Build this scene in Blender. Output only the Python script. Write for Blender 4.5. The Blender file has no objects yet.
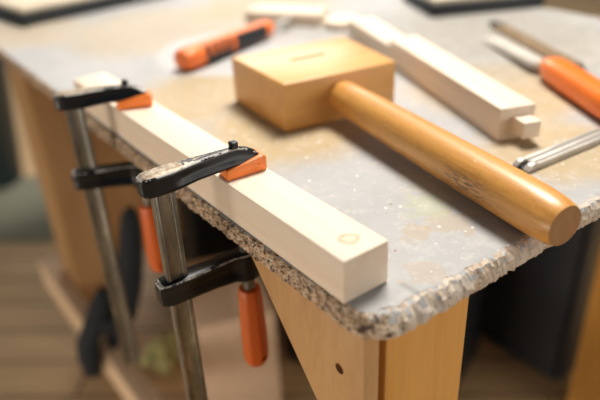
import bpy, bmesh, math, random
from mathutils import Vector, Matrix, noise
random.seed(7)
SC = bpy.context.scene
COL = SC.collection
TZ = 0.75                      # height of the bench top above the floor
PI = math.pi

# ------------------------------------------------------------------ materials
class NT:
    def __init__(s, name):
        s.m = bpy.data.materials.new(name); s.m.use_nodes = True
        s.t = s.m.node_tree; s.n = s.t.nodes; s.l = s.t.links
        s.b = s.n['Principled BSDF']
        s.tc = s.n.new('ShaderNodeTexCoord')
    def new(s, k, **kw):
        n = s.n.new(k)
        for a, v in kw.items(): setattr(n, a, v)
        return n
    def inp(s, sock, v):
        if hasattr(v, 'is_output'): s.l.new(v, sock)
        else: sock.default_value = v
    def mapping(s, scale=(1,1,1), loc=(0,0,0), rot=(0,0,0), src=None):
        n = s.new('ShaderNodeMapping')
        s.l.new(src or s.tc.outputs['Object'], n.inputs[0])
        n.inputs['Scale'].default_value = scale; n.inputs['Location'].default_value = loc
        n.inputs['Rotation'].default_value = rot
        return n.outputs[0]
    def noise(s, vec, scale, detail=4, rough=.55, dist=0):
        n = s.new('ShaderNodeTexNoise'); s.l.new(vec, n.inputs['Vector'])
        n.inputs['Scale'].default_value = scale; n.inputs['Detail'].default_value = detail
        n.inputs['Roughness'].default_value = rough; n.inputs['Distortion'].default_value = dist
        return n.outputs['Fac']
    def voro(s, vec, scale, feature='F1', out='Distance'):
        n = s.new('ShaderNodeTexVoronoi', feature=feature); s.l.new(vec, n.inputs['Vector'])
        n.inputs['Scale'].default_value = scale
        return n.outputs[out]
    def ramp(s, fac, stops, interp='LINEAR'):
        n = s.new('ShaderNodeValToRGB'); s.inp(n.inputs[0], fac)
        cr = n.color_ramp; cr.interpolation = interp
        while len(cr.elements) > 1: cr.elements.remove(cr.elements[-1])
        for i, (p, c) in enumerate(stops):
            e = cr.elements[0] if i == 0 else cr.elements.new(p)
            e.position = p
            e.color = (c, c, c, 1) if isinstance(c, (int, float)) else (*c, 1)
        return n.outputs[0]
    def mix(s, fac, a, b, mode='MIX'):
        n = s.new('ShaderNodeMix', data_type='RGBA', blend_type=mode)
        s.inp(n.inputs[0], fac)
        for i, v in ((6, a), (7, b)):
            if isinstance(v, tuple): v = (*v, 1) if len(v) == 3 else v
            s.inp(n.inputs[i], v)
        return n.outputs[2]
    def math(s, op, a, b=0.0):
        n = s.new('ShaderNodeMath', operation=op); s.inp(n.inputs[0], a); s.inp(n.inputs[1], b)
        return n.outputs[0]
    def dist(s, p, src=None):
        n = s.new('ShaderNodeVectorMath', operation='DISTANCE')
        s.l.new(src or s.tc.outputs['Object'], n.inputs[0]); n.inputs[1].default_value = p
        return n.outputs['Value']
    def bump(s, h, strength=.3, d=.001):
        n = s.new('ShaderNodeBump'); n.inputs['Strength'].default_value = strength
        n.inputs['Distance'].default_value = d; s.l.new(h, n.inputs['Height'])
        s.l.new(n.outputs[0], s.b.inputs['Normal'])
    def set(s, **kw):
        names = dict(col='Base Color', rough='Roughness', metal='Metallic', coat='Coat Weight', crough='Coat Roughness',
                     spec='Specular IOR Level', sheen='Sheen Weight')
        for k, v in kw.items():
            if isinstance(v, tuple) and len(v) == 3: v = (*v, 1)
            s.inp(s.b.inputs[names[k]], v)
        return s

def wood(name, light, dark, axis=1, ring=60, stretch=.05, rough=.55, coat=0, fine=.35, crough=.2, knots=(), bump=.12, core=.85):
    """straight grained timber, grain running along the given local axis"""
    w = NT(name)
    sc = [1, 1, 1]; sc[axis] = stretch
    v = w.mapping(tuple(sc))
    g = w.noise(v, ring, 3, .5, .6)
    f = w.noise(v, ring * 9, 4, .65)
    big = w.noise(w.mapping((1, 1, 1)), 6, 2)
    fac = w.math('ADD', w.math('MULTIPLY', g, 1 - fine), w.math('MULTIPLY', f, fine))
    c = w.ramp(fac, [(.3, dark), (.62, light)])
    mid = tuple((a * .55 + b * .45) for a, b in zip(light, dark))
    c = w.mix(w.ramp(big, [(.4, 0.0), (.75, .35)]), c, mid)
    for (p, r, kc) in knots:
        d = w.math('ADD', w.dist(p), w.math('MULTIPLY', w.math('SUBTRACT', w.noise(w.mapping(), 120, 2), .5), r * .9))
        c = w.mix(w.ramp(w.math('DIVIDE', d, r * 2), [(.0, core), (.24, core), (.36, .8), (.52, 0.0)]), c, kc)
    w.set(col=c, rough=rough, coat=coat, crough=crough)
    w.bump(fac, bump, .0006)
    return w.m

def plain(name, col, rough=.5, metal=0.0, coat=0.0, var=.15, scale=40, bump=0, crough=.1):
    w = NT(name)
    n = w.noise(w.mapping(), scale, 4)
    c = w.mix(w.ramp(n, [(.35, 0.0), (.7, 1.0)]), col, tuple(min(1, x * (1 + var) + .01 * var) for x in col))
    w.set(col=c, rough=rough, metal=metal, coat=coat, crough=crough)
    if bump: w.bump(w.noise(w.mapping(), scale * 6, 3), bump, .0006)
    return w.m

# ------------------------------------------------------------------ mesh helpers
def obj(name, bm, mats, parent=None, smooth=True, world=False, angle=35):
    me = bpy.data.meshes.new(name)
    bmesh.ops.recalc_face_normals(bm, faces=bm.faces[:])
    bm.to_mesh(me); bm.free()
    for m in (mats if isinstance(mats, (list, tuple)) else [mats]): me.materials.append(m)
    o = bpy.data.objects.new(name, me); COL.objects.link(o)
    if parent:
        o.parent = parent
        if world: me.transform(parent.matrix_basis.inverted())
    if smooth:
        for p in me.polygons: p.use_smooth = True
        me.set_sharp_from_angle(angle=math.radians(angle))
    return o

def thing(name, label, cat, loc=(0,0,0), rot=(0,0,0), group=None):
    o = bpy.data.objects.new(name, None); COL.objects.link(o)
    o.empty_display_size = .02
    o.location = loc; o.rotation_euler = rot
    o.matrix_basis = Matrix.LocRotScale(Vector(loc), o.rotation_euler, None)
    o['label'] = label; o['category'] = cat
    if group: o['group'] = group
    return o

def tag(o, label, cat, group=None):
    o['label'] = label; o['category'] = cat
    if group: o['group'] = group
    return o

def pose(o, loc, rotz=0, rot=None):
    o.location = loc; o.rotation_euler = rot or (0, 0, rotz); return o

def box(bm, lo, hi, bev=0, seg=2, M=None):
    r = bmesh.ops.create_cube(bm, size=1)
    vs = r['verts']
    for v in vs:
        v.co = Vector([(l + h) / 2 + c * (h - l) for l, h, c in zip(lo, hi, v.co)])
    if bev:
        es = list({e for v in vs for e in v.link_edges})
        rr = bmesh.ops.bevel(bm, geom=es, offset=bev, segments=seg, affect='EDGES', profile=.5)
        vs = list({v for f in rr['faces'] for v in f.verts} | {v for v in vs if v.is_valid})
    if M is not None:
        for v in vs: v.co = M @ v.co
    return vs

def prism(bm, pts, axis, a, b, bev=0, seg=2):
    """extrude a 2-D outline along an axis from a to b"""
    def mk(p, t):
        c = [0, 0, 0]; k = [i for i in range(3) if i != axis]
        c[k[0]], c[k[1]] = p; c[axis] = t
        return bm.verts.new(c)
    A = [mk(p, a) for p in pts]; B = [mk(p, b) for p in pts]
    n = len(pts)
    fs = [bm.faces.new(A), bm.faces.new(B[::-1])]
    for i in range(n): fs.append(bm.faces.new((A[i], A[(i+1) % n], B[(i+1) % n], B[i])))
    bmesh.ops.recalc_face_normals(bm, faces=fs)
    if bev:
        es = list({e for f in fs for e in f.edges})
        bmesh.ops.bevel(bm, geom=es, offset=bev, segments=seg, affect='EDGES', profile=.5)

def loft(bm, rings, cap=True):
    R = [[bm.verts.new(p) for p in r] for r in rings]
    n = len(R[0])
    for a, b in zip(R, R[1:]):
        for i in range(n): bm.faces.new((a[i], a[(i+1) % n], b[(i+1) % n], b[i]))
    if cap:
        bm.faces.new(R[0][::-1]); bm.faces.new(R[-1])

def lathe(bm, prof, axis=2, N=40, squash=(1, 1), centre=(0, 0), off=None):
    """prof: (position along axis, radius)"""
    rings = []
    for t, r in prof:
        ring = []
        for i in range(N):
            a = 2 * PI * i / N
            k = [0, 0, 0]; ax = [j for j in range(3) if j != axis]
            k[ax[0]] = centre[0] + r * math.cos(a) * squash[0]; k[ax[1]] = centre[1] + r * math.sin(a) * squash[1]; k[axis] = t
            ring.append(k)
        rings.append(ring)
    loft(bm, rings)

def boolean(o, cutter_bm):
    """carve a recess"""
    me = bpy.data.meshes.new('cut'); bmesh.ops.recalc_face_normals(cutter_bm, faces=cutter_bm.faces[:])
    cutter_bm.to_mesh(me); cutter_bm.free()
    c = bpy.data.objects.new('cut', me); COL.objects.link(c)
    if o.parent:
        c.parent = o.parent
    else: c.matrix_basis = o.matrix_basis
    md = o.modifiers.new('b', 'BOOLEAN'); md.operation = 'DIFFERENCE'; md.object = c; md.solver = 'EXACT'
    bpy.context.view_layer.update()
    dg = bpy.context.evaluated_depsgraph_get()
    new = bpy.data.meshes.new_from_object(o.evaluated_get(dg))
    old = o.data; o.modifiers.remove(md); o.data = new; new.name = o.name
    bpy.data.objects.remove(c); bpy.data.meshes.remove(me)
    for p in new.polygons: p.use_smooth = True
    new.set_sharp_from_angle(angle=math.radians(35))

B = bmesh.new

# ------------------------------------------------------------------ palette
MAPLE_L, MAPLE_D = (.88, .74, .59), (.81, .64, .48)
M_maple = wood('pale_maple_x', MAPLE_L, MAPLE_D, axis=1, ring=45, stretch=.04, rough=.6, fine=.4)
M_maple_knot = wood('pale_maple_knot', MAPLE_L, MAPLE_D, axis=1, ring=45, stretch=.04, rough=.6, fine=.4,
                    knots=[((.001, .0195, .037), .0085, (.62, .33, .13))], core=.25)
M_beech = wood('golden_beech', (.80, .43, .13), (.64, .30, .07), axis=0, ring=50, stretch=.08, rough=.42, coat=.35, crough=.3)
def handle_wood():
    w = NT('worn_varnished_handle')
    v = w.mapping((1, .05, 1))
    g = w.noise(v, 90, 3, .5, .6); f = w.noise(v, 700, 4, .65)
    fac = w.math('ADD', w.math('MULTIPLY', g, .6), w.math('MULTIPLY', f, .4))
    c = w.ramp(fac, [(.3, (.52, .21, .035)), (.62, (.80, .40, .10))])
    # dark pores where the grain is worn open, on one side of the grip
    P = w.mapping()
    d = w.dist((-.020, -.235, .020), w.mapping((1, .38, 1), loc=(0, -.1457, 0)))
    reg = w.ramp(w.math('ADD', d, w.math('MULTIPLY', w.noise(P, 60, 3), .012)), [(.012, 1.0), (.024, 0.0)])
    pores = w.ramp(w.noise(w.mapping((1, .16, 1)), 620, 3, .7), [(.46, 0.0), (.56, 1.0)])
    c = w.mix(w.math('MULTIPLY', reg, w.math('ADD', w.math('MULTIPLY', pores, .75), .18)), c, (.16, .06, .018))
    allp = w.ramp(w.noise(w.mapping((1, .10, 1)), 800, 3, .7), [(.60, 0.0), (.68, .5)])
    c = w.mix(allp, c, (.32, .12, .03))
    nick = w.ramp(w.noise(P, 95, 3, .6), [(.70, 0.0), (.74, .8)])
    c = w.mix(nick, c, (.88, .62, .36))
    w.set(col=c, rough=w.ramp(fac, [(.3, .5), (.6, .38)]), coat=.35, crough=.28)
    w.bump(fac, .15, .0006)
    return w.m
M_handle = handle_wood()
M_endgrain = wood('handle_end_grain', (.40, .21, .085), (.28, .13, .045), axis=2, ring=160, stretch=.3, rough=.7)
M_pine_z = wood('pine_leg', (.80, .41, .095), (.64, .29, .05), axis=2, ring=28, stretch=.06, rough=.5, coat=.1)
M_pine_y = wood('pine_stretcher', (.80, .58, .38), (.68, .45, .26), axis=1, ring=28, stretch=.06, rough=.6)
M_pine_d = wood('pine_brace', (.60, .35, .15), (.47, .24, .08), axis=2, ring=28, stretch=.2, rough=.6)
M_pine_shaded = wood('shaded_pine', (.44, .25, .105), (.33, .17, .06), axis=2, ring=28, stretch=.06, rough=.6)  # rear leg: same pine, its shade under the bench put into the colour
M_iron = None

def black_iron():
    w = NT('worn_black_enamel')
    n = w.noise(w.mapping(), 75, 6, .7)
    spots = w.ramp(w.noise(w.mapping((1, 2.2, 2.2)), 230, 4, .75), [(.705, 0.0), (.73, 1.0)])
    up = w.new('ShaderNodeSeparateXYZ'); w.l.new(w.tc.outputs['Normal'], up.inputs[0])
    tx = w.new('ShaderNodeSeparateXYZ'); w.l.new(w.tc.outputs['Object'], tx.inputs[0])
    top = w.ramp(up.outputs[2], [(.80, 0.0), (.93, 1.0)])
    # the paint has rubbed off the top of the fixed arm near the bar, and in a thin line towards the jaw
    high = w.math('MULTIPLY', top, w.ramp(tx.outputs[2], [(.50, 0.0), (.505, 1.0)]))
    xf = w.new('ShaderNodeMapRange'); w.l.new(tx.outputs[0], xf.inputs[0])
    xf.inputs[1].default_value = -.02; xf.inputs[2].default_value = .062; xf.inputs[3].default_value = .34; xf.inputs[4].default_value = -.02
    th = w.math('ADD', w.math('SUBTRACT', n, .58), xf.outputs[0])
    worn = w.math('MULTIPLY', high, w.ramp(th, [(.05, 0.0), (.08, 1.0)]))
    # bright rubbed rims of both arms' upper faces
    rimn = w.math('MULTIPLY', w.ramp(up.outputs[2], [(.35, 0.0), (.5, 1.0), (.82, 1.0), (.9, 0.0)]), w.ramp(w.noise(w.mapping(), 110, 4, .7), [(.44, 0.0), (.50, 1.0)]))
    zz = tx.outputs[2]
    zm = w.math('MAXIMUM', w.math('GREATER_THAN', zz, .5535), w.math('MULTIPLY', w.math('GREATER_THAN', zz, .4525), w.math('LESS_THAN', zz, .475)))
    rimn = w.math('MULTIPLY', rimn, zm)
    k = w.math('MAXIMUM', w.math('MAXIMUM', worn, w.math('MULTIPLY', rimn, .9)), w.math('MULTIPLY', spots, .7))
    wc = w.ramp(w.noise(w.mapping(), 200, 4, .7), [(.35, (.22, .15, .09)), (.55, (.50, .40, .29)), (.7, (.66, .60, .52))])
    wc = w.mix(rimn, wc, (.72, .69, .64))
    c = w.mix(k, (.006, .008, .011), wc)
    w.set(col=c, rough=w.ramp(k, [(0, .34), (1, .5)]), metal=w.math('MULTIPLY', k, .25), spec=.35)
    w.bump(w.noise(w.mapping(), 260, 4, .6), .3, .0005)
    return w.m

def bar_steel():
    w = NT('dull_scratched_steel')
    n = w.noise(w.mapping((1, 1, .25)), 90, 6, .7)
    d = w.noise(w.mapping((1, 1, .6)), 28, 4, .6)
    c = w.ramp(n, [(.3, (.12, .115, .10)), (.55, (.25, .24, .21)), (.75, (.48, .46, .42))])
    c = w.mix(w.ramp(d, [(.45, 0.0), (.7, .6)]), c, (.15, .14, .115))
    w.set(col=c, rough=w.ramp(n, [(.3, .55), (.7, .36)]), metal=.85)
    w.bump(n, .25, .0005)
    return w.m

def orange_plastic(name, col=(.90, .16, .015), rough=.35, coat=.25):
    w = NT(name)
    n = w.noise(w.mapping(), 70, 5, .65)
    c = w.mix(w.ramp(n, [(.5, 0.0), (.75, .5)]), col, tuple(x * .75 for x in col))
    c = w.mix(w.ramp(w.noise(w.mapping(), 300, 3), [(.68, 0.0), (.74, .5)]), c, (.95, .55, .35))
    w.set(col=c, rough=rough, coat=coat)
    return w.m

M_iron = black_iron(); M_steel = bar_steel()
M_pad = orange_plastic('orange_jaw_plastic', (.98, .25, .04), .42, .1)
M_grip = wood('orange_stained_wood', (.78, .15, .010), (.62, .10, .006), axis=2, ring=60, stretch=.06, rough=.5, coat=.12)
M_orange = plain('bright_orange_plastic', (.95, .19, .006), .35, 0, .2, .1)
M_orange2 = plain('pale_orange_plastic', (.93, .20, .03), .45, 0, .1, .1)
M_blackrub = plain('black_rubber', (.012, .016, .02), .55)
M_bright = plain('bright_steel', (.42, .39, .35), .5, .6, 0, .2)
M_thread = plain('screw_steel', (.32, .30, .27), .38, .9, 0, .3)

# ------------------------------------------------------------------ bench
BX, BY = .40, .70
bench = thing('workbench', 'wooden workbench with a worn grey chipboard top, chipped edges and pine legs', 'workbench', (BX, BY, 0))
W, L, T = .86, 1.52, .018

def top_material():
    w = NT('worn_grey_laminate')
    P = w.mapping(loc=(BX, BY, 0))            # metres from the near corner
    warp = w.noise(P, 14, 4, .6)
    fine = w.noise(P, 90, 5, .65)
    grain = w.noise(P, 420, 3, .6)
    c = w.ramp(w.noise(P, 9, 5, .6), [(.3, (.39, .385, .38)), (.7, (.48, .472, .466))])
    def flat():
        n = w.new('ShaderNodeVectorMath', operation='MULTIPLY'); w.l.new(P, n.inputs[0]); n.inputs[1].default_value = (1, 1, 0)
        return n.outputs[0]
    F = flat()
    warp2 = w.noise(P, 75, 4, .6)
    def blob(c, x, y, r, col, k, soft=.25, amp=.6):
        wp = warp if r > .06 else warp2
        d = w.math('ADD', w.math('DIVIDE', w.dist((x, y, 0), F), r), w.math('MULTIPLY', w.math('SUBTRACT', wp, .5), amp * (1 if r > .06 else 2.6)))
        f = w.ramp(d, [(max(0, .8 - soft), k), (.8 + soft * .3, 0.0)])
        return w.mix(f, c, col)
    OCH = (.50, .365, .185)
    c = blob(c, .26, .86, .24, OCH, .5)
    c = blob(c, .06, 1.05, .16, OCH, .5)
    c = blob(c, .14, .50, .13, OCH, .8)
    c = blob(c, .15, .33, .13, OCH, .85, .3)
    c = blob(c, .45, .24, .15, OCH, .8)
    c = blob(c, .34, .09, .11, OCH, .8)
    c = blob(c, .66, .30, .13, (.56, .47, .34), .35)
    c = blob(c, .52, .9, .2, OCH, .6)
    # bare grey round patch under the small chisel
    d = w.math('ADD', w.math('DIVIDE', w.dist((.29, .645, 0), F), .135), w.math('MULTIPLY', w.math('SUBTRACT', warp, .5), .12))
    c = w.mix(w.ramp(d, [(.90, .95), (1.0, 0.0)]), c, (.53, .52, .515))
    c = blob(c, .66, .42, .32, (.33, .305, .265), .9, .45)
    c = blob(c, .46, .62, .16, (.38, .36, .33), .7, .4)
    # glue stains near the corner
    SP = (.47, .37, .265)
    c = blob(c, .112, .072, .017, SP, .6, .08, .8)
    c = blob(c, .145, .066, .026, SP, .55, .06, .9)
    c = blob(c, .152, .098, .03, (.47, .49, .33), .6, .3, .9)
    c = blob(c, .20, .12, .05, (.50, .48, .36), .5, .3, .9)
    c = blob(c, .075, .028, .02, SP, .45, .1, .9)
    # thin curved pencil mark
    d = w.math('ABSOLUTE', w.math('SUBTRACT', w.dist((-.022, .017, 0), F), .075))
    tx = w.new('ShaderNodeSeparateXYZ'); w.l.new(F, tx.inputs[0])
    lim = w.math('MULTIPLY', w.math('LESS_THAN', tx.outputs[1], .030), w.math('GREATER_THAN', tx.outputs[0], .03))
    c = w.mix(w.math('MULTIPLY', w.ramp(d, [(.0006, .5), (.0018, 0.0)]), lim), c, (.22, .19, .16))
    # mottling, dust flecks and paint specks
    c = w.mix(w.ramp(fine, [(.5, 0.0), (.72, .45)]), c, (.66, .62, .57))
    c = w.mix(w.ramp(w.noise(P, 55, 5, .7), [(.57, 0.0), (.68, .35)]), c, (.40, .36, .30))
    for sc, th, col, k in ((95, .16, (.86, .80, .72), .9), (170, .12, (.85, .78, .68), .8), (60, .085, (.30, .16, .08), .8), (48, .055, (.55, .07, .02), .9)):
        vn = w.new('ShaderNodeTexVoronoi'); w.l.new(w.mapping(loc=(sc * .13, sc * .07, 0), src=F), vn.inputs['Vector']); vn.inputs['Scale'].default_value = sc
        sep = w.new('ShaderNodeSeparateColor'); w.l.new(vn.outputs['Color'], sep.inputs[0])
        keep = w.math('GREATER_THAN', sep.outputs[0], .72)
        c = w.mix(w.math('MULTIPLY', w.ramp(vn.outputs['Distance'], [(th * .8, k), (th * 1.15, 0.0)]), keep), c, col)
    w.set(col=c, rough=w.ramp(fine, [(.3, .56), (.7, .72)]), spec=.22)
    w.bump(w.math('ADD', grain, w.math('MULTIPLY', fine, 1.5)), .18, .0006)
    return w.m

def chip_material():
    w = NT('raw_chipboard')
    P = w.mapping()
    v = w.new('ShaderNodeTexVoronoi'); w.l.new(w.mapping((.55, .55, 1.5)), v.inputs['Vector']); v.inputs['Scale'].default_value = 620
    sep = w.new('ShaderNodeSeparateColor'); w.l.new(v.outputs['Color'], sep.inputs[0])
    c = w.ramp(sep.outputs[0], [(0, (.12, .06, .035)), (.2, (.34, .20, .11)), (.5, (.54, .37, .22)), (.8, (.66, .50, .34)), (1, (.74, .62, .50))])
    n = w.noise(P, 130, 5, .7)
    # splintered paler towards the corner and the front, darker and dirtier along the side
    q = w.new('ShaderNodeSeparateXYZ'); w.l.new(w.mapping(loc=(BX, BY, 0)), q.inputs[0])
    frt = w.ramp(q.outputs[0], [(.004, 0.0), (.035, 1.0)])
    c = w.mix(w.math('MULTIPLY', frt, w.ramp(w.noise(P, 45, 4, .6), [(.36, .35), (.6, .9)])), c, (.70, .61, .51))
    dk = w.math('SUBTRACT', n, w.math('MULTIPLY', frt, .09))
    c = w.mix(w.ramp(dk, [(.50, 0.0), (.60, .92)]), c, (.05, .028, .02))
    w.set(col=c, rough=.85)
    w.bump(w.math('ADD', sep.outputs[0], n), .55, .0012)
    return w.m

M_top = top_material(); M_chip = chip_material()

def fb(x, y, z=0, o=4):
    return noise.fractal(Vector((x, y, z)), 1.0, 2.0, o)

def bench_top():
    bm = B()
    # outline counter clockwise, dense on the two edges in view
    pts = []
    r = .030
    def seg(a, b, step):
        n = max(1, int((Vector(b) - Vector(a)).length / step))
        return [(a[0] + (b[0]-a[0]) * i / n, a[1] + (b[1]-a[1]) * i / n) for i in range(n)]
    pts += seg((0, L), (0, .60), .006) + seg((0, .60), (0, r), .0016)
    pts += [(r - r * math.cos(a), r - r * math.sin(a)) for a in [PI / 2 * i / 24 for i in range(24)]]
    pts += seg((r, 0), (.46, 0), .0016) + seg((.46, 0), (W, 0), .006)
    pts += seg((W, 0), (W, L), .02) + seg((W, L), (0, L), .02)
    n = len(pts)
    # inward normals
    nor = []
    for i in range(n):
        a = Vector(pts[i-1]); b = Vector(pts[(i+1) % n]); d = (b - a).normalized()
        nor.append(Vector((-d.y, d.x)))
    rows = [(0.0, .0), (-.0012, .35), (-.0035, .55), (-.0065, .75), (-.010, .9), (-.0135, 1.0), (-.0165, .95), (-.018, .8)]
    rings = []
    for z, k in rows:
        ring = []
        for i, (x, y) in enumerate(pts):
            near = max(0.0, 1 - math.hypot(x, y) / .16)                  # the corner is the most worn
            front = 1.0 if (y < .02 and x > .01) else 0.0
            ero = .0022 + .0045 * max(0, fb(x * 22, y * 22, 3)) + .003 * max(0, fb(x * 45, y * 45, 8))
            ero += near * (.006 + .006 * fb(x * 40, y * 40, 5)) + front * (.005 + .007 * max(0, fb(x * 30, 0, 11)))
            if x < .004: ero = .0008 + (ero - .0022) * .55
            if x > W - .01 or y > L - .01: ero = .001
            rough = .0016 * fb(x * 260, y * 260, z * 420, 3) + .0014 * fb(x * 110, y * 110, z * 160 + 7)
            inset = ero * (1 - k) + rough * (1 if z < -.0005 else .8) + .0006
            if z < -.0005: inset += .0006 * random.uniform(-1, 1)
            p = Vector((x, y)) + nor[i] * inset
            zz = z + (.0012 * fb(x * 130, y * 130, 20) if -.017 < z < -.0005 else 0)
            if z == 0: zz = -.0004 - near * .0012 * abs(fb(x * 80, y * 80, 2))
            if z == -.018: zz = z + .0016 * fb(x * 60, y * 60, 31)
            ring.append(bm.verts.new((p.x, p.y, zz + TZ)))
        rings.append(ring)
    for a, b in zip(rings, rings[1:]):
        for i in range(n):
            f = bm.faces.new((a[i], a[(i+1) % n], b[(i+1) % n], b[i])); f.material_index = 1
            x, y = pts[i]; ri = rings.index(a)
            if (y < .03 and x > .004) and ri < 3 and fb(x * 130, y * 130, 3 + ri * 1.3) > .06 + ri * .10: f.material_index = 0
    # inner ring so that the laminate stays flat right up to the worn rim
    inner = [bm.verts.new((pts[i][0] + nor[i].x * .016 * (1 if True else 0), pts[i][1] + nor[i].y * .016, TZ)) for i in range(n)]
    mid = []
    for i in range(n):
        q = Vector(rings[0][i].co); s = Vector(inner[i].co)
        m = q.lerp(s, .15); m.z = TZ - .00005
        mid.append(bm.verts.new(m))
    for i in range(n):
        j = (i + 1) % n
        f = bm.faces.new((rings[0][i], mid[i], mid[j], rings[0][j]))
        f.material_index = 1
        x, y = pts[i]
        if fb(x * 70, y * 70, 14) > -.05 and math.hypot(x, y) > .05: f.material_index = 0
        f = bm.faces.new((mid[i], inner[i], inner[j], mid[j])); f.material_index = 0
        if math.hypot(x, y) < .13 and fb(x * 55, y * 55, 44) > .1: f.material_index = 0
    f = bm.faces.new(inner); f.material_index = 0
    bmesh.ops.triangulate(bm, faces=[f])
    f = bm.faces.new(rings[-1]); f.material_index = 1
    return bm

top = obj('tabletop', bench_top(), [M_top, M_chip], bench, True, True, 25)

def leg(x0, x1, y0, y1, m=M_pine_z):
    bm = B(); box(bm, (x0, y0, 0), (x1, y1, TZ - .0175), .0025)
    return obj('leg', bm, m, bench, True, True)
leg(.0255, .118, .016, .10)
leg(.740, .835, .13, .21)
leg(.023, .118, .935, 1.035, M_pine_shaded)
leg(.740, .835, .935, 1.035)
# knee brace on the outer face of the near leg
bm = B(); zt = TZ - .0185
prism(bm, [(.168, zt), (.078, zt - .106), (.052, zt - .137), (.017, zt - .178), (.017, zt - .0)], 0, .0042, .0195, .0015)
br = obj('brace', bm, M_pine_d, bench, True, True)
bm = B(); lathe(bm, [(-.01, .0048), (.03, .0048)], 0, 20, centre=(.045 - BY, TZ - .067))
for v in bm.verts: v.co.x += .0 - BX
boolean(br, bm)
bm = B(); box(bm, (-.012, .10, .165), (.022, 1.10, .235), .003)
obj('stretcher', bm, M_pine_y, bench, True, True)
bm = B(); box(bm, (.119, 1.0, .22), (.30, 1.02, TZ - .0185), .002)
obj('end_panel', bm, M_pine_d, bench, True, True)

# ------------------------------------------------------------------ clamped batten
bm = B(); box(bm, (-.0215, 0, 0), (.0215, .535, .037), .0018)
bat = tag(obj('wood_batten', bm, M_maple_knot), 'long pale square batten clamped along the bench edge, brown knot near its end', 'batten')
pose(bat, (.0249, .0375, TZ), -.003)

# ------------------------------------------------------------------ mallet (lies flat on its head)
HX, HY = .227, .303
mal = thing('carpenter_mallet', 'big wooden carpenter mallet with block head and thick round handle lying on the bench', 'mallet', (HX, HY, TZ), (0, 0, -.165))
bm = B()
HH = .058
pts = [(-.075, 0), (.075, 0), (.083, .132), (-.083, .132)]
prism(bm, pts, 2, 0, HH, .0028, 3)
head = obj('head', bm, M_beech, mal)
bm = B(); box(bm, (-.028, .072, HH - .0022), (.022, .079, HH + .01))
boolean(head, bm)
bm = B()
prof = [(.02, .0185), (-.001, .0185), (-.02, .0192), (-.06, .0203), (-.12, .0211), (-.19, .0216), (-.26, .0218), (-.292, .0217), (-.306, .0212), (-.316, .0203), (-.323, .0190), (-.3265, .0176)]
rings = []
for t, r in prof:
    k = max(0, (-t - .292) / .033)
    rings.append([(r * math.cos(2 * PI * i / 48) + .004 * (t / -.32 if t < 0 else 0), t + .03 * k * r * math.cos(2 * PI * i / 48), .0300 + .0235 * t + r * math.sin(2 * PI * i / 48) * .98) for i in range(48)])
loft(bm, rings)
for f in bm.faces:
    if len(f.verts) > 10 and f.calc_center_median().y < -.3: f.material_index = 1
obj('handle', bm, [M_handle, M_endgrain], mal)

# ------------------------------------------------------------------ bar clamps
# local frame: x along the arms towards the bench, z = 0 on the bench top (root 0.5 m lower, at the lower end of the bar), bar at the origin
Z0 = .50
BARX = .0755          # distance from bar centre to jaw centre
def arm_ring(x, zl, zh, hw, web, fl, ft=1.0):
    z0, z1 = zl + Z0, zh + Z0
    c = min(.0016, hw * .4)
    h = z1 - z0; f = min(fl, h * .3)
    ht = hw * ft
    return [(x, -hw + c, z0), (x, hw - c, z0), (x, hw, z0 + c), (x, hw, z0 + f), (x, web, z0 + f * 1.7), (x, min(web, ht), z1 - f * 1.7), (x, ht, z1 - f), (x, ht, z1 - c),
            (x, ht - c, z1), (x, -ht + c, z1), (x, -ht, z1 - c), (x, -ht, z1 - f), (x, -min(web, ht), z1 - f * 1.7), (x, -web, z0 + f * 1.7), (x, -hw, z0 + f), (x, -hw, z0 + c)]

def dense(st, n=5):
    out = []
    for a, b in zip(st, st[1:]):
        for i in range(n):
            t = i / n; out.append(tuple(p + (q - p) * t for p, q in zip(a, b)))
    return out + [st[-1]]

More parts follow.
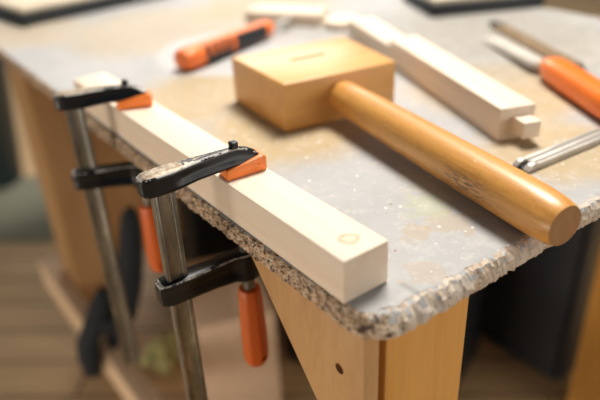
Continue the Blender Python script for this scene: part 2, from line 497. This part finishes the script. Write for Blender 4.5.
def bar_clamp(label, loc, rotz, slide, reach, grip_drop):
    root = thing('bar_clamp', label, 'clamp', loc, (0, 0, rotz), 'bar clamps on the bench edge')
    J = BARX + reach
    # bar with a groove in each wide face
    bm = B()
    hx, hy, g = .0097, .0042, .0030
    o = [(-hx, -hy), (-hx + .0035, -hy), (-hx + .0042, -g), (hx - .0042, -g), (hx - .0035, -hy), (hx, -hy),
         (hx, hy), (hx - .0035, hy), (hx - .0042, g), (-hx + .0042, g), (-hx + .0035, hy), (-hx, hy)]
    prism(bm, o, 2, Z0 - .335, Z0 + .056, .0004, 1)
    obj('bar', bm, M_steel, root)
    # fixed arm
    st = [(-.0192, .0455, .0572, .0030, .0028, .004, 1), (-.0178, .0440, .0592, .0062, .0058, .004, 1), (-.0140, .0430, .0604, .0084, .0080, .004, 1), (-.0085, .0428, .0609, .0093, .0090, .004, 1),
          (.0085, .0430, .0615, .0093, .0090, .004, 1), (.0160, .0438, .0619, .0090, .0066, .004, .92), (.030, .0455, .0624, .0082, .0050, .004, .76), (.048, .0462, .0628, .0074, .0044, .004, .60),
          (J - .012, .0468, .0630, .0068, .0048, .003, .52), (J - .004, .0462, .0626, .0066, .0052, .003, .52), (J + .006, .0458, .0592, .0064, .0052, .002, .6), (J + .013, .0458, .0548, .0056, .0048, .002, .8), (J + .0175, .0460, .0500, .0036, .0034, .001, 1)]
    bm = B(); loft(bm, [arm_ring(*s) for s in dense(st)])
    obj('fixed_arm', bm, M_iron, root, True, False, 50)
    bm = B()     # the little nub on top of the jaw
    box(bm, (J - .0105, -.0036, Z0 + .0618), (J - .0035, .0036, Z0 + .0684), .0014)
    obj('stop_nub', bm, M_iron, root)
    # orange jaw cap
    bm = B()
    prism(bm, [(J - .0195, Z0 + .0372), (J + .0195, Z0 + .0372), (J + .0198, Z0 + .0500), (J + .0165, Z0 + .0520), (J - .0190, Z0 + .0462)], 1, -.0088, .0088, .0012)
    pad = obj('jaw_pad', bm, M_pad, root); pad['label'] = 'orange plastic jaw cap'
    bm = B(); lathe(bm, [(-.02, .0009), (-.0078, .0009)], 1, 12, centre=(J + .0115, Z0 + .0450))
    boolean(pad, bm)
    # sliding arm
    S = slide
    st = [(-.0200, S - .0195, S - .0040, .0030, .0028, .004), (-.0186, S - .0215, S - .0015, .0066, .0060, .005), (-.0145, S - .0226, S, .0090, .0084, .005), (-.0090, S - .0230, S, .0098, .0092, .005),
          (.0085, S - .0232, S, .0098, .0090, .005), (.0180, S - .0235, S, .0092, .0058, .005), (.035, S - .0245, S + .0005, .0082, .0046, .005), (.055, S - .0262, S + .001, .0078, .0046, .005),
          (J - .018, S - .0275, S + .001, .0082, .0062, .005), (J - .012, S - .029, S + .001, .0098, .0094, .005), (J - .005, S - .0295, S + .001, .0104, .0100, .005),
          (J + .002, S - .029, S + .0005, .0090, .0086, .005), (J + .006, S - .028, S - .001, .0052, .0050, .005)]
    bm = B(); loft(bm, [arm_ring(*s) for s in dense(st)])
    obj('sliding_arm', bm, M_iron, root, True, False, 50)
    # threaded spindle, its swivel foot under the bench top, and the grip
    sx = J - .0055
    bm = B(); prof = [(Z0 + grip_drop - .002, .0050)]
    z = grip_drop
    while z < -.026:
        prof += [(Z0 + z, .0049), (Z0 + z + .0008, .0060), (Z0 + z + .0014, .0060), (Z0 + z + .0021, .0049)]; z += .0025
    prof += [(Z0 - .024, .0048)]
    lathe(bm, prof, 2, 28, centre=(sx, 0))
    obj('spindle', bm, M_thread, root)
    bm = B(); lathe(bm, [(Z0 - .0275, .006), (Z0 - .0265, .0085), (Z0 - .0212, .0095), (Z0 - .0200, .0090)], 2, 32, centre=(sx, 0))
    obj('swivel_foot', bm, M_iron, root)
    g0 = Z0 + grip_drop
    bm = B(); lathe(bm, [(g0 + .0005, .0070), (g0, .0100), (g0 - .002, .0112), (g0 - .012, .0119), (g0 - .03, .0127), (g0 - .05, .0134), (g0 - .07, .0137), (g0 - .083, .0134), (g0 - .090, .0124), (g0 - .0955, .0098), (g0 - .0985, .0060), (g0 - .0993, .0020)], 2, 12 * 4, centre=(sx, 0))
    for v in bm.verts:        # faceted grip
        dx, dy = v.co.x - sx, v.co.y
        a = math.atan2(dy, dx); r = math.hypot(dx, dy)
        k = 1 - .045 * (0.5 - 0.5 * math.cos(8 * a))
        v.co.x = sx + dx * k; v.co.y = dy * k
    gr = obj('grip', bm, M_grip, root, True, False, 40); gr['label'] = 'orange stained wooden grip'
    bm = B(); lathe(bm, [(-.03, .0034), (.03, .0034)], 1, 20, centre=(sx + .0035, g0 - .085))
    boolean(gr, bm)
    return root

bar_clamp('black bar clamp with orange grip nearer the batten knot, its upper arm worn bare', (-.0492, .2057, TZ - Z0), -.0694, -.0440, 0, -.0868)
bar_clamp('blurry black bar clamp with orange jaw cap at the far end of the clamped batten', (-.0351, .4516, TZ - Z0), -.44, -.0330, -.010, -.0900)

# ------------------------------------------------------------------ second batten, with a tenon
ax = Vector((.414 - .307, .413 - .140, 0)); rz = math.atan2(-ax.x, ax.y)
sb = thing('wood_batten', 'pale square batten with a stubby tenon on its end, lying behind the mallet handle', 'batten', (.3275, .135, TZ), (0, 0, rz))
bm = B()
prism(bm, [(0, 0), (.296, 0), (.296, .020), (.475, .020), (.475, 0), (.476, 0), (.476, .0265), (.300, .0265), (.300, .037), (0, .037)][:0] or
      [(0, 0), (.475, 0), (.475, .0265), (.300, .0265), (.300, .037), (0, .037)], 0, -.0212, .0212, .0015)
obj('batten_body', bm, M_maple, sb)
bm = B(); box(bm, (-.0055, -.021, .0085), (.0150, .004, .0265), .001)
obj('tenon', bm, M_maple, sb)

# ------------------------------------------------------------------ offcuts at the back
bm = B(); box(bm, (-.0300, -.070, 0), (.0300, .075, .022), .0015)
o = tag(obj('wood_offcut', bm, M_maple), 'pale flat wooden offcut lying behind the mallet head beside the round disc', 'offcut')
pose(o, (.466, .740, TZ), .55)
bm = B(); lathe(bm, [(0, .030), (.0015, .0325), (.011, .0325), (.0125, .031)], 2, 48)
o = tag(obj('wood_disc', bm, M_maple), 'small pale round wooden disc lying behind the mallet head', 'disc')
pose(o, (.512, .640, TZ))

# ------------------------------------------------------------------ left chisel
A0, A1 = Vector((.176, .606, 0)), Vector((.383, .676, 0))
d = (A1 - A0); ang = math.atan2(d.y, d.x)
ch = thing('chisel', 'orange handled chisel with black grip inlays lying left of the mallet head', 'chisel', (A0.x, A0.y, TZ), (0, 0, ang))
def handle_rings(prof, zc, n=40, flat=.9, p=2.4):
    rings = []
    for x, ry, rzv in prof:
        ring = []
        for i in range(n):
            a = 2 * PI * i / n; c, s = math.cos(a), math.sin(a)
            ring.append((x, ry * math.copysign(abs(c) ** (2 / p), c), zc + rzv * math.copysign(abs(s) ** (2 / p), s)))
        rings.append(ring)
    return rings
LH = d.length
bm = B()
loft(bm, handle_rings([(-.004, 0.0078, 0.0067), (-.001, 0.0151, 0.0129), (.006, 0.0185, 0.0157), (.02, 0.0193, 0.0166), (.06, 0.0188, 0.0166), (.10, 0.0174, 0.0157), (.14, 0.0157, 0.0143), (.18, 0.0143, 0.0132), (.205, 0.0140, 0.0129), (.213, 0.0123, 0.0112), (.217, 0.0078, 0.0073)], .0168))
obj('handle', bm, M_orange2, ch)
def side_patch(x0, x1, a0, a1, prof, zc, lift=.0007, nx=14, na=8):
    """a rubber inlay that hugs the side of the handle between two angles"""
    bm = B(); grid = []
    def rad(x):
        for (xa, ya, za), (xb, yb, zb) in zip(prof, prof[1:]):
            if xa <= x <= xb:
                t = (x - xa) / (xb - xa); return ya + (yb - ya) * t, za + (zb - za) * t
        return prof[-1][1:]
    lay = []
    for L_ in (lift, -.002):
        g = []
        for i in range(nx + 1):
            x = x0 + (x1 - x0) * i / nx; ry, rzv = rad(x); row = []
            for j in range(na + 1):
                a = a0 + (a1 - a0) * j / na; c, s = math.cos(a), math.sin(a); p = 2.4
                row.append(bm.verts.new((x, (ry + L_) * math.copysign(abs(c) ** (2 / p), c), zc + (rzv + L_) * math.copysign(abs(s) ** (2 / p), s))))
            g.append(row)
        lay.append(g)
    for g in lay:
        for i in range(nx):
            for j in range(na): bm.faces.new((g[i][j], g[i+1][j], g[i+1][j+1], g[i][j+1]))
    a, b = lay
    for i in range(nx):
        bm.faces.new((a[i][0], a[i+1][0], b[i+1][0], b[i][0])); bm.faces.new((a[i][na], a[i+1][na], b[i+1][na], b[i][na]))
    for j in range(na):
        bm.faces.new((a[0][j], a[0][j+1], b[0][j+1], b[0][j])); bm.faces.new((a[nx][j], a[nx][j+1], b[nx][j+1], b[nx][j]))
    return bm
PR = [(-.001, 0.0151, 0.0129), (.006, 0.0185, 0.0157), (.02, 0.0193, 0.0166), (.06, 0.0188, 0.0166), (.10, 0.0174, 0.0157), (.14, 0.0157, 0.0143), (.18, 0.0143, 0.0132), (.205, 0.0140, 0.0129)]
R_ = math.radians
i1 = obj('grip_inlay', side_patch(.108, .190, R_(128), R_(250), PR, .0168), M_blackrub, ch); i1['label'] = 'black rubber inlay'
for k in range(4):
    x = .036 + .0175 * k
    r = obj('grip_rib', side_patch(x, x + .0085, R_(122), R_(236), PR, .0168, .0012, 4, 26), M_blackrub, ch); r['label'] = 'black rubber rib'
r = obj('grip_inlay', side_patch(.036, .098, R_(186), R_(240), PR, .0168, .0006), M_blackrub, ch); r['label'] = 'black rubber inlay'
bm = B(); loft(bm, [[(x, -w_, .0168 - t), (x, w_, .0168 - t), (x, w_, .0168 + t), (x, -w_, .0168 + t)] for x, w_, t in ((.210, .004, .004), (.232, .004, .0035), (.245, .0062, .0022), (.275, .0065, .0020), (.285, .0065, .0002))])
obj('blade', bm, M_bright, ch)

# ------------------------------------------------------------------ right chisel
P0, P1 = Vector((.455, .115, 0)), Vector((.640, .435, 0))
d = P1 - P0; ang = math.atan2(d.y, d.x)
c2 = thing('chisel', 'large glossy orange handled chisel with a wide steel blade beyond the second batten', 'chisel', (P0.x, P0.y, TZ), (0, 0, ang))
PR2 = [(-.045, .009, .008), (-.042, .0145, .0125), (-.034, .0175, .0155), (-.01, .0180, .0165), (.03, .0176, .0165), (.07, .0178, .0168), (.10, .0176, .0165), (.120, .0160, .0150), (.130, .0125, .0118), (.134, .0075, .0070)]
bm = B(); loft(bm, handle_rings(PR2, .0170, 44, .9, 2.5))
obj('handle', bm, M_orange, c2)
bm = B(); loft(bm, [[(x, -w_, z - t), (x, w_, z - t), (x, w_ * .8, z + t), (x, -w_ * .8, z + t)] for x, w_, t, z in ((.128, .006, .005, .016), (.142, .006, .0045, .014), (.155, .0145, .0030, .0125), (.30, .0150, .0024, .0055), (.33, .0150, .0004, .0030))])
obj('blade', bm, plain('satin_chisel_steel', (.60, .55, .48), .5, .3, 0, .2), c2)

# ------------------------------------------------------------------ brown file behind the right chisel
F0, F1 = Vector((.572, .208, 0)), Vector((.700, .460, 0))
d = F1 - F0
fl = thing('flat_file', 'flat brown file with dark ends lying behind the orange chisel', 'file', (F0.x, F0.y, TZ), (0, 0, math.atan2(d.y, d.x)))
w = NT('rusty_file_steel')
wv = w.noise(w.mapping((1, .2, 1)), 500, 2)
w.set(col=w.ramp(wv, [(.35, (.17, .11, .06)), (.65, (.30, .21, .13))]), rough=.8, metal=0.0, spec=.2); w.bump(wv, .5, .0006)
bm = B(); box(bm, (.02, -.0150, 0), (d.length - .03, .0150, .005), .0006)
obj('blade', bm, w.m, fl)
bm = B(); prism(bm, [(d.length - .031, -.0125), (d.length - .012, -.010), (d.length, -.005), (d.length, .005), (d.length - .012, .010), (d.length - .031, .0125)], 2, .0002, .0058, .0006)
p = obj('tip', bm, M_blackrub, fl); p['label'] = 'black tip'
bm = B(); prism(bm, [(.021, -.0125), (.012, -.0045), (-.01, -.002), (-.01, .002), (.012, .0045), (.021, .0125)], 2, .0002, .0056, .0006)
p = obj('tang', bm, M_blackrub, fl); p['label'] = 'dark tang'

# ------------------------------------------------------------------ steel rule with a grooved bar
R0, R1 = Vector((.272, .085, 0)), Vector((.410, .076, 0))
d = R1 - R0
ru = thing('marking_gauge', 'steel bar of a measuring gauge with grooved top and hooked end beside the mallet handle', 'gauge', (R0.x, R0.y, TZ), (0, 0, math.atan2(d.y, d.x)))
bm = B()
prism(bm, [(-.0095, 0), (.0095, 0), (.0095, .0062), (.0062, .0062), (.0056, .0048), (.0012, .0048), (.0006, .0062), (-.0022, .0062), (-.0028, .0048), (-.0066, .0048), (-.0072, .0062), (-.0095, .0062)], 0, .012, .235, .0003, 1)
obj('bar', bm, M_bright, ru)
for s in (-1, 1):
    bm = B(); prism(bm, [(-.004, 0), (.0125, 0), (.0125, .0062), (.007, .0085), (.001, .0072), (-.004, .0030)], 1, s * .0064 - .0030, s * .0064 + .0030, .0006)
    obj('hook', bm, M_bright, ru)
bm = B(); box(bm, (-.001, -.0025, 0), (.013, .0025, .0030), .0004)
obj('pin', bm, M_blackrub, ru)

# ------------------------------------------------------------------ flat cases at the far side of the bench
M_cream = plain('cream_board', (.66, .57, .44), .5, 0, 0, .2, 10)
def flat_case(name, label, cat, loc, rz, sx, sy, h):
    t = thing(name, label, cat, loc, (0, 0, rz))
    bm = B(); box(bm, (0, 0, 0), (sx, sy, h * .72), .004)
    p = obj('rim', bm, M_blackrub, t); p['label'] = 'black edge'
    bm = B(); box(bm, (.004, .004, h * .72), (sx - .004, sy - .004, h), .003)
    obj('lid', bm, M_cream, t)
    return t
flat_case('flat_case', 'flat cream topped case with black rim lying at the far left corner of the bench', 'case', (.081, 1.075, TZ), .14, .36, .22, .036)
flat_case('flat_case', 'flat case with black rim near the far edge of the bench, behind the brown file', 'case', (.661, .563, TZ), -.44, .225, .16, .032)

# ------------------------------------------------------------------ things on the floor
def tapered_bin(name, label, cat, loc, r0, r1, h, m):
    bm = B(); lathe(bm, [(0, r0 * .95), (.006, r0), (h - .01, r1), (h, r1 + .006), (h, r1 - .004), (h - .012, r1 - .010), (.012, r0 - .010)], 2, 48)
    return pose(tag(obj(name, bm, m), label, cat), loc)
tapered_bin('waste_bin', 'dark bin standing on the floor beyond the far end of the bench', 'bin', (.07, 2.13, 0), .12, .165, .44, plain('dark_bin', (.010, .022, .026), .5))

def crate(label, loc, rz, sx, sy, h, m):
    t = thing('storage_box', label, 'box', loc, (0, 0, rz))
    bm = B(); b = bmesh.ops.create_cube(bm, size=1)['verts']
    for v in b:
        k = 1 if v.co.z > 0 else .96
        v.co = Vector((v.co.x * sx * k, v.co.y * sy * k, (v.co.z + .5) * (h - .02)))
    bmesh.ops.bevel(bm, geom=bm.edges[:], offset=.012, segments=3, affect='EDGES')
    obj('tub', bm, m, t)
    bm = B(); box(bm, (-sx / 2 - .008, -sy / 2 - .008, h - .021), (sx / 2 + .008, sy / 2 + .008, h), .006)
    obj('lid', bm, m, t)
    return t
M_char = plain('charcoal_plastic', (.034, .037, .042), .42)
M_blackp = plain('black_plastic', (.010, .012, .014), .5)
crate('black lidded box added as dark backdrop deep under the middle of the bench', (.52, 1.12, 0), .0, .38, .26, .40, M_blackp)  # added box, put in to keep the view under the bench dark
crate('large charcoal lidded box on the floor under the bench by the right leg', (.965, .455, 0), 0, .40, .42, .50, M_char)
crate('black lidded box on the floor behind the near pine leg', (.555, .565, 0), .36, .26, .40, .44, M_blackp)

w = NT('cardboard'); n = w.noise(w.mapping((8, 8, 1)), 30, 3)
w.set(col=w.ramp(n, [(.3, (.66, .45, .29)), (.7, (.74, .53, .36))]), rough=.85)
cb = thing('cardboard_box', 'tan cardboard box on the floor under the bench, behind the nearer clamp grip', 'box', (.250, .705, 0), (0, 0, -.35))
bm = B(); box(bm, (-.075, -.11, 0), (.075, .11, .26), .002); obj('carton', bm, w.m, cb)
for s in (-1, 1):
    bm = B(); box(bm, (-.074 if s < 0 else .001, -.109, .2605), (-.001 if s < 0 else .074, .109, .263), .0008)
    obj('flap', bm, w.m, cb)

# black spring clamp resting on the low stretcher
M_sc = plain('matt_black_plastic', (.006, .009, .012), .8)
sp = thing('spring_clamp', 'large black spring clamp gripping the low stretcher behind the far bar clamp', 'clamp', (.0, .72, .2355), (0, 0, 0))
def limb(pts, name):
    bm = B(); rings = []
    for (x, z, rx, ry) in pts:
        rings.append([(x + rx * math.cos(2 * PI * i / 20), ry * math.sin(2 * PI * i / 20), z) for i in range(20)])
    loft(bm, rings); return obj(name, bm, M_sc, sp)
limb([(.012, .002, 0.0100, 0.0182), (.022, .02, 0.0180, 0.0208), (.040, .05, 0.0271, 0.0234), (.060, .10, 0.0271, 0.0234), (.074, .152, 0.0248, 0.0221), (.086, .21, 0.0212, 0.0208), (.092, .25, 0.0153, 0.0169), (.094, .262, 0.0071, 0.0078)], 'handle')
limb([(-.030, -.045, 0.0100, 0.0156), (-.0345, -.036, 0.0180, 0.0221), (-.0345, .0, 0.0210, 0.0234), (-.030, .03, 0.0210, 0.0234), (-.010, .06, 0.0236, 0.0234), (.008, .10, 0.0201, 0.0195), (.016, .125, 0.0094, 0.0104)], 'jaw')
bm = B(); lathe(bm, [(-.026, .017), (-.024, .019), (.024, .019), (.026, .017)], 1, 28, centre=(.012, .055)); obj('pivot', bm, M_blackrub, sp)

# crumpled yellow-green cloth on the floor
bm = B(); N = 40; g = []
for i in range(N):
    row = []
    for j in range(N):
        u, v = i / (N - 1) * 2 - 1, j / (N - 1) * 2 - 1
        z = .004 + max(0, 1 - (u * u + v * v) * .75) * (.035 + .04 * fb(u * 2.2, v * 2.2, 5)) + .008 * (1 + fb(u * 5, v * 5, 9))
        row.append(bm.verts.new((u * .055, v * .045, max(.002, z))))
    g.append(row)
for i in range(N - 1):
    for j in range(N - 1): bm.faces.new((g[i][j], g[i+1][j], g[i+1][j+1], g[i][j+1]))
cl = obj('cleaning_cloth', bm, plain('yellow_green_cloth', (.40, .37, .16), .9, 0, 0, .4, 30))
md = cl.modifiers.new('thick', 'SOLIDIFY'); md.thickness = .002; md.offset = 1
pose(tag(cl, 'crumpled yellow green cloth on the floor by the low stretcher', 'cloth'), (.165, .873, 0), .4)

bm = B(); box(bm, (-.42, -.22, 0), (.42, .22, .012), .004)
mt = obj('floor_mat', bm, plain('grey_green_mat', (.17, .17, .12), .9, 0, 0, .3, 60, .3))
pose(tag(mt, 'grey green mat on the floor past the far bench leg', 'mat'), (-.05, 1.98, 0), -.67)

# ------------------------------------------------------------------ floor
w = NT('brown_plank_floor')
v = w.mapping((1, 1, 1), rot=(0, 0, R_(39)))
bt = w.new('ShaderNodeTexBrick'); w.l.new(v, bt.inputs['Vector'])
bt.inputs['Scale'].default_value = 1; bt.inputs['Brick Width'].default_value = 1.2; bt.inputs['Row Height'].default_value = .11
bt.inputs['Mortar Size'].default_value = .006; bt.inputs['Mortar Smooth'].default_value = .3
bt.inputs['Color1'].default_value = (.74, .50, .26, 1); bt.inputs['Color2'].default_value = (.60, .40, .20, 1); bt.inputs['Mortar'].default_value = (.22, .14, .08, 1)
gn = w.noise(w.mapping((.06, 1, 1), src=v), 60, 4)
c = w.mix(w.ramp(gn, [(.35, 0.0), (.7, .6)]), bt.outputs['Color'], (.40, .25, .13))
w.set(col=c, rough=.6)
bm = B(); box(bm, (-4, -3, -.05), (5, 6, 0))
fl_ = obj('floor', bm, w.m, None, False); fl_['kind'] = 'structure'

M_wall = plain('white_plaster', (.72, .69, .64), .9, 0, 0, .05, 8)
bm = B(); box(bm, (-4, 6, 0), (5, 6.1, 3.0)); wl = obj('wall_back', bm, M_wall, None, False); wl['kind'] = 'structure'
# ------------------------------------------------------------------ light
wd = bpy.data.worlds.new('World'); SC.world = wd; wd.use_nodes = True
bg = wd.node_tree.nodes['Background']; bg.inputs[0].default_value = (.84, .94, 1.0, 1); bg.inputs[1].default_value = .12
def area(name, loc, target, sx, sy, e, col):
    l = bpy.data.lights.new(name, 'AREA'); l.shape = 'RECTANGLE'; l.size = sx; l.size_y = sy; l.energy = e; l.color = col
    o = bpy.data.objects.new(name, l); COL.objects.link(o); o.location = loc
    o.rotation_euler = (Vector(target) - Vector(loc)).to_track_quat('-Z', 'Y').to_euler()
    return o
area('window_light', (.95, .75, 2.75), (.25, .35, .75), .8, .8, 86, (1, .94, .86))
area('back_window_light', (2.6, 4.6, 2.5), (.2, .3, .75), 2.4, 1.5, 62, (1, .96, .90))
area('low_fill_light', (-2.1, .4, .42), (.3, .7, .30), 1.3, .6, 22, (1, .92, .82))  # added fill from low left for the floor and bench underside, no real source
area('front_window_light', (1.3, -2.6, 1.25), (.3, .3, .6), 1.5, 1.3, 30, (1, .93, .84))

# ------------------------------------------------------------------ camera
cam = bpy.data.cameras.new('Camera'); co = bpy.data.objects.new('Camera', cam); COL.objects.link(co)
Rt = Vector((.79788, -.60129, -.04279)); Dn = Vector((-.32392, -.36778, -.87167)); Fw = Vector((.50839, .70935, -.48822))
Mx = Matrix(((Rt.x, -Dn.x, -Fw.x, -.227), (Rt.y, -Dn.y, -Fw.y, -.2365), (Rt.z, -Dn.z, -Fw.z, .287 + TZ), (0, 0, 0, 1)))
co.matrix_world = Mx
cam.sensor_width = 36; cam.lens = 36 * 635.743 / 600; cam.clip_start = .02
cam.dof.use_dof = True; cam.dof.focus_distance = .535; cam.dof.aperture_fstop = 2.3
SC.camera = co
SC.view_settings.view_transform = 'Standard'; SC.view_settings.look = 'None'; SC.view_settings.gamma = 1
SC.view_settings.use_curve_mapping = False
SC.view_settings.exposure = 0.0
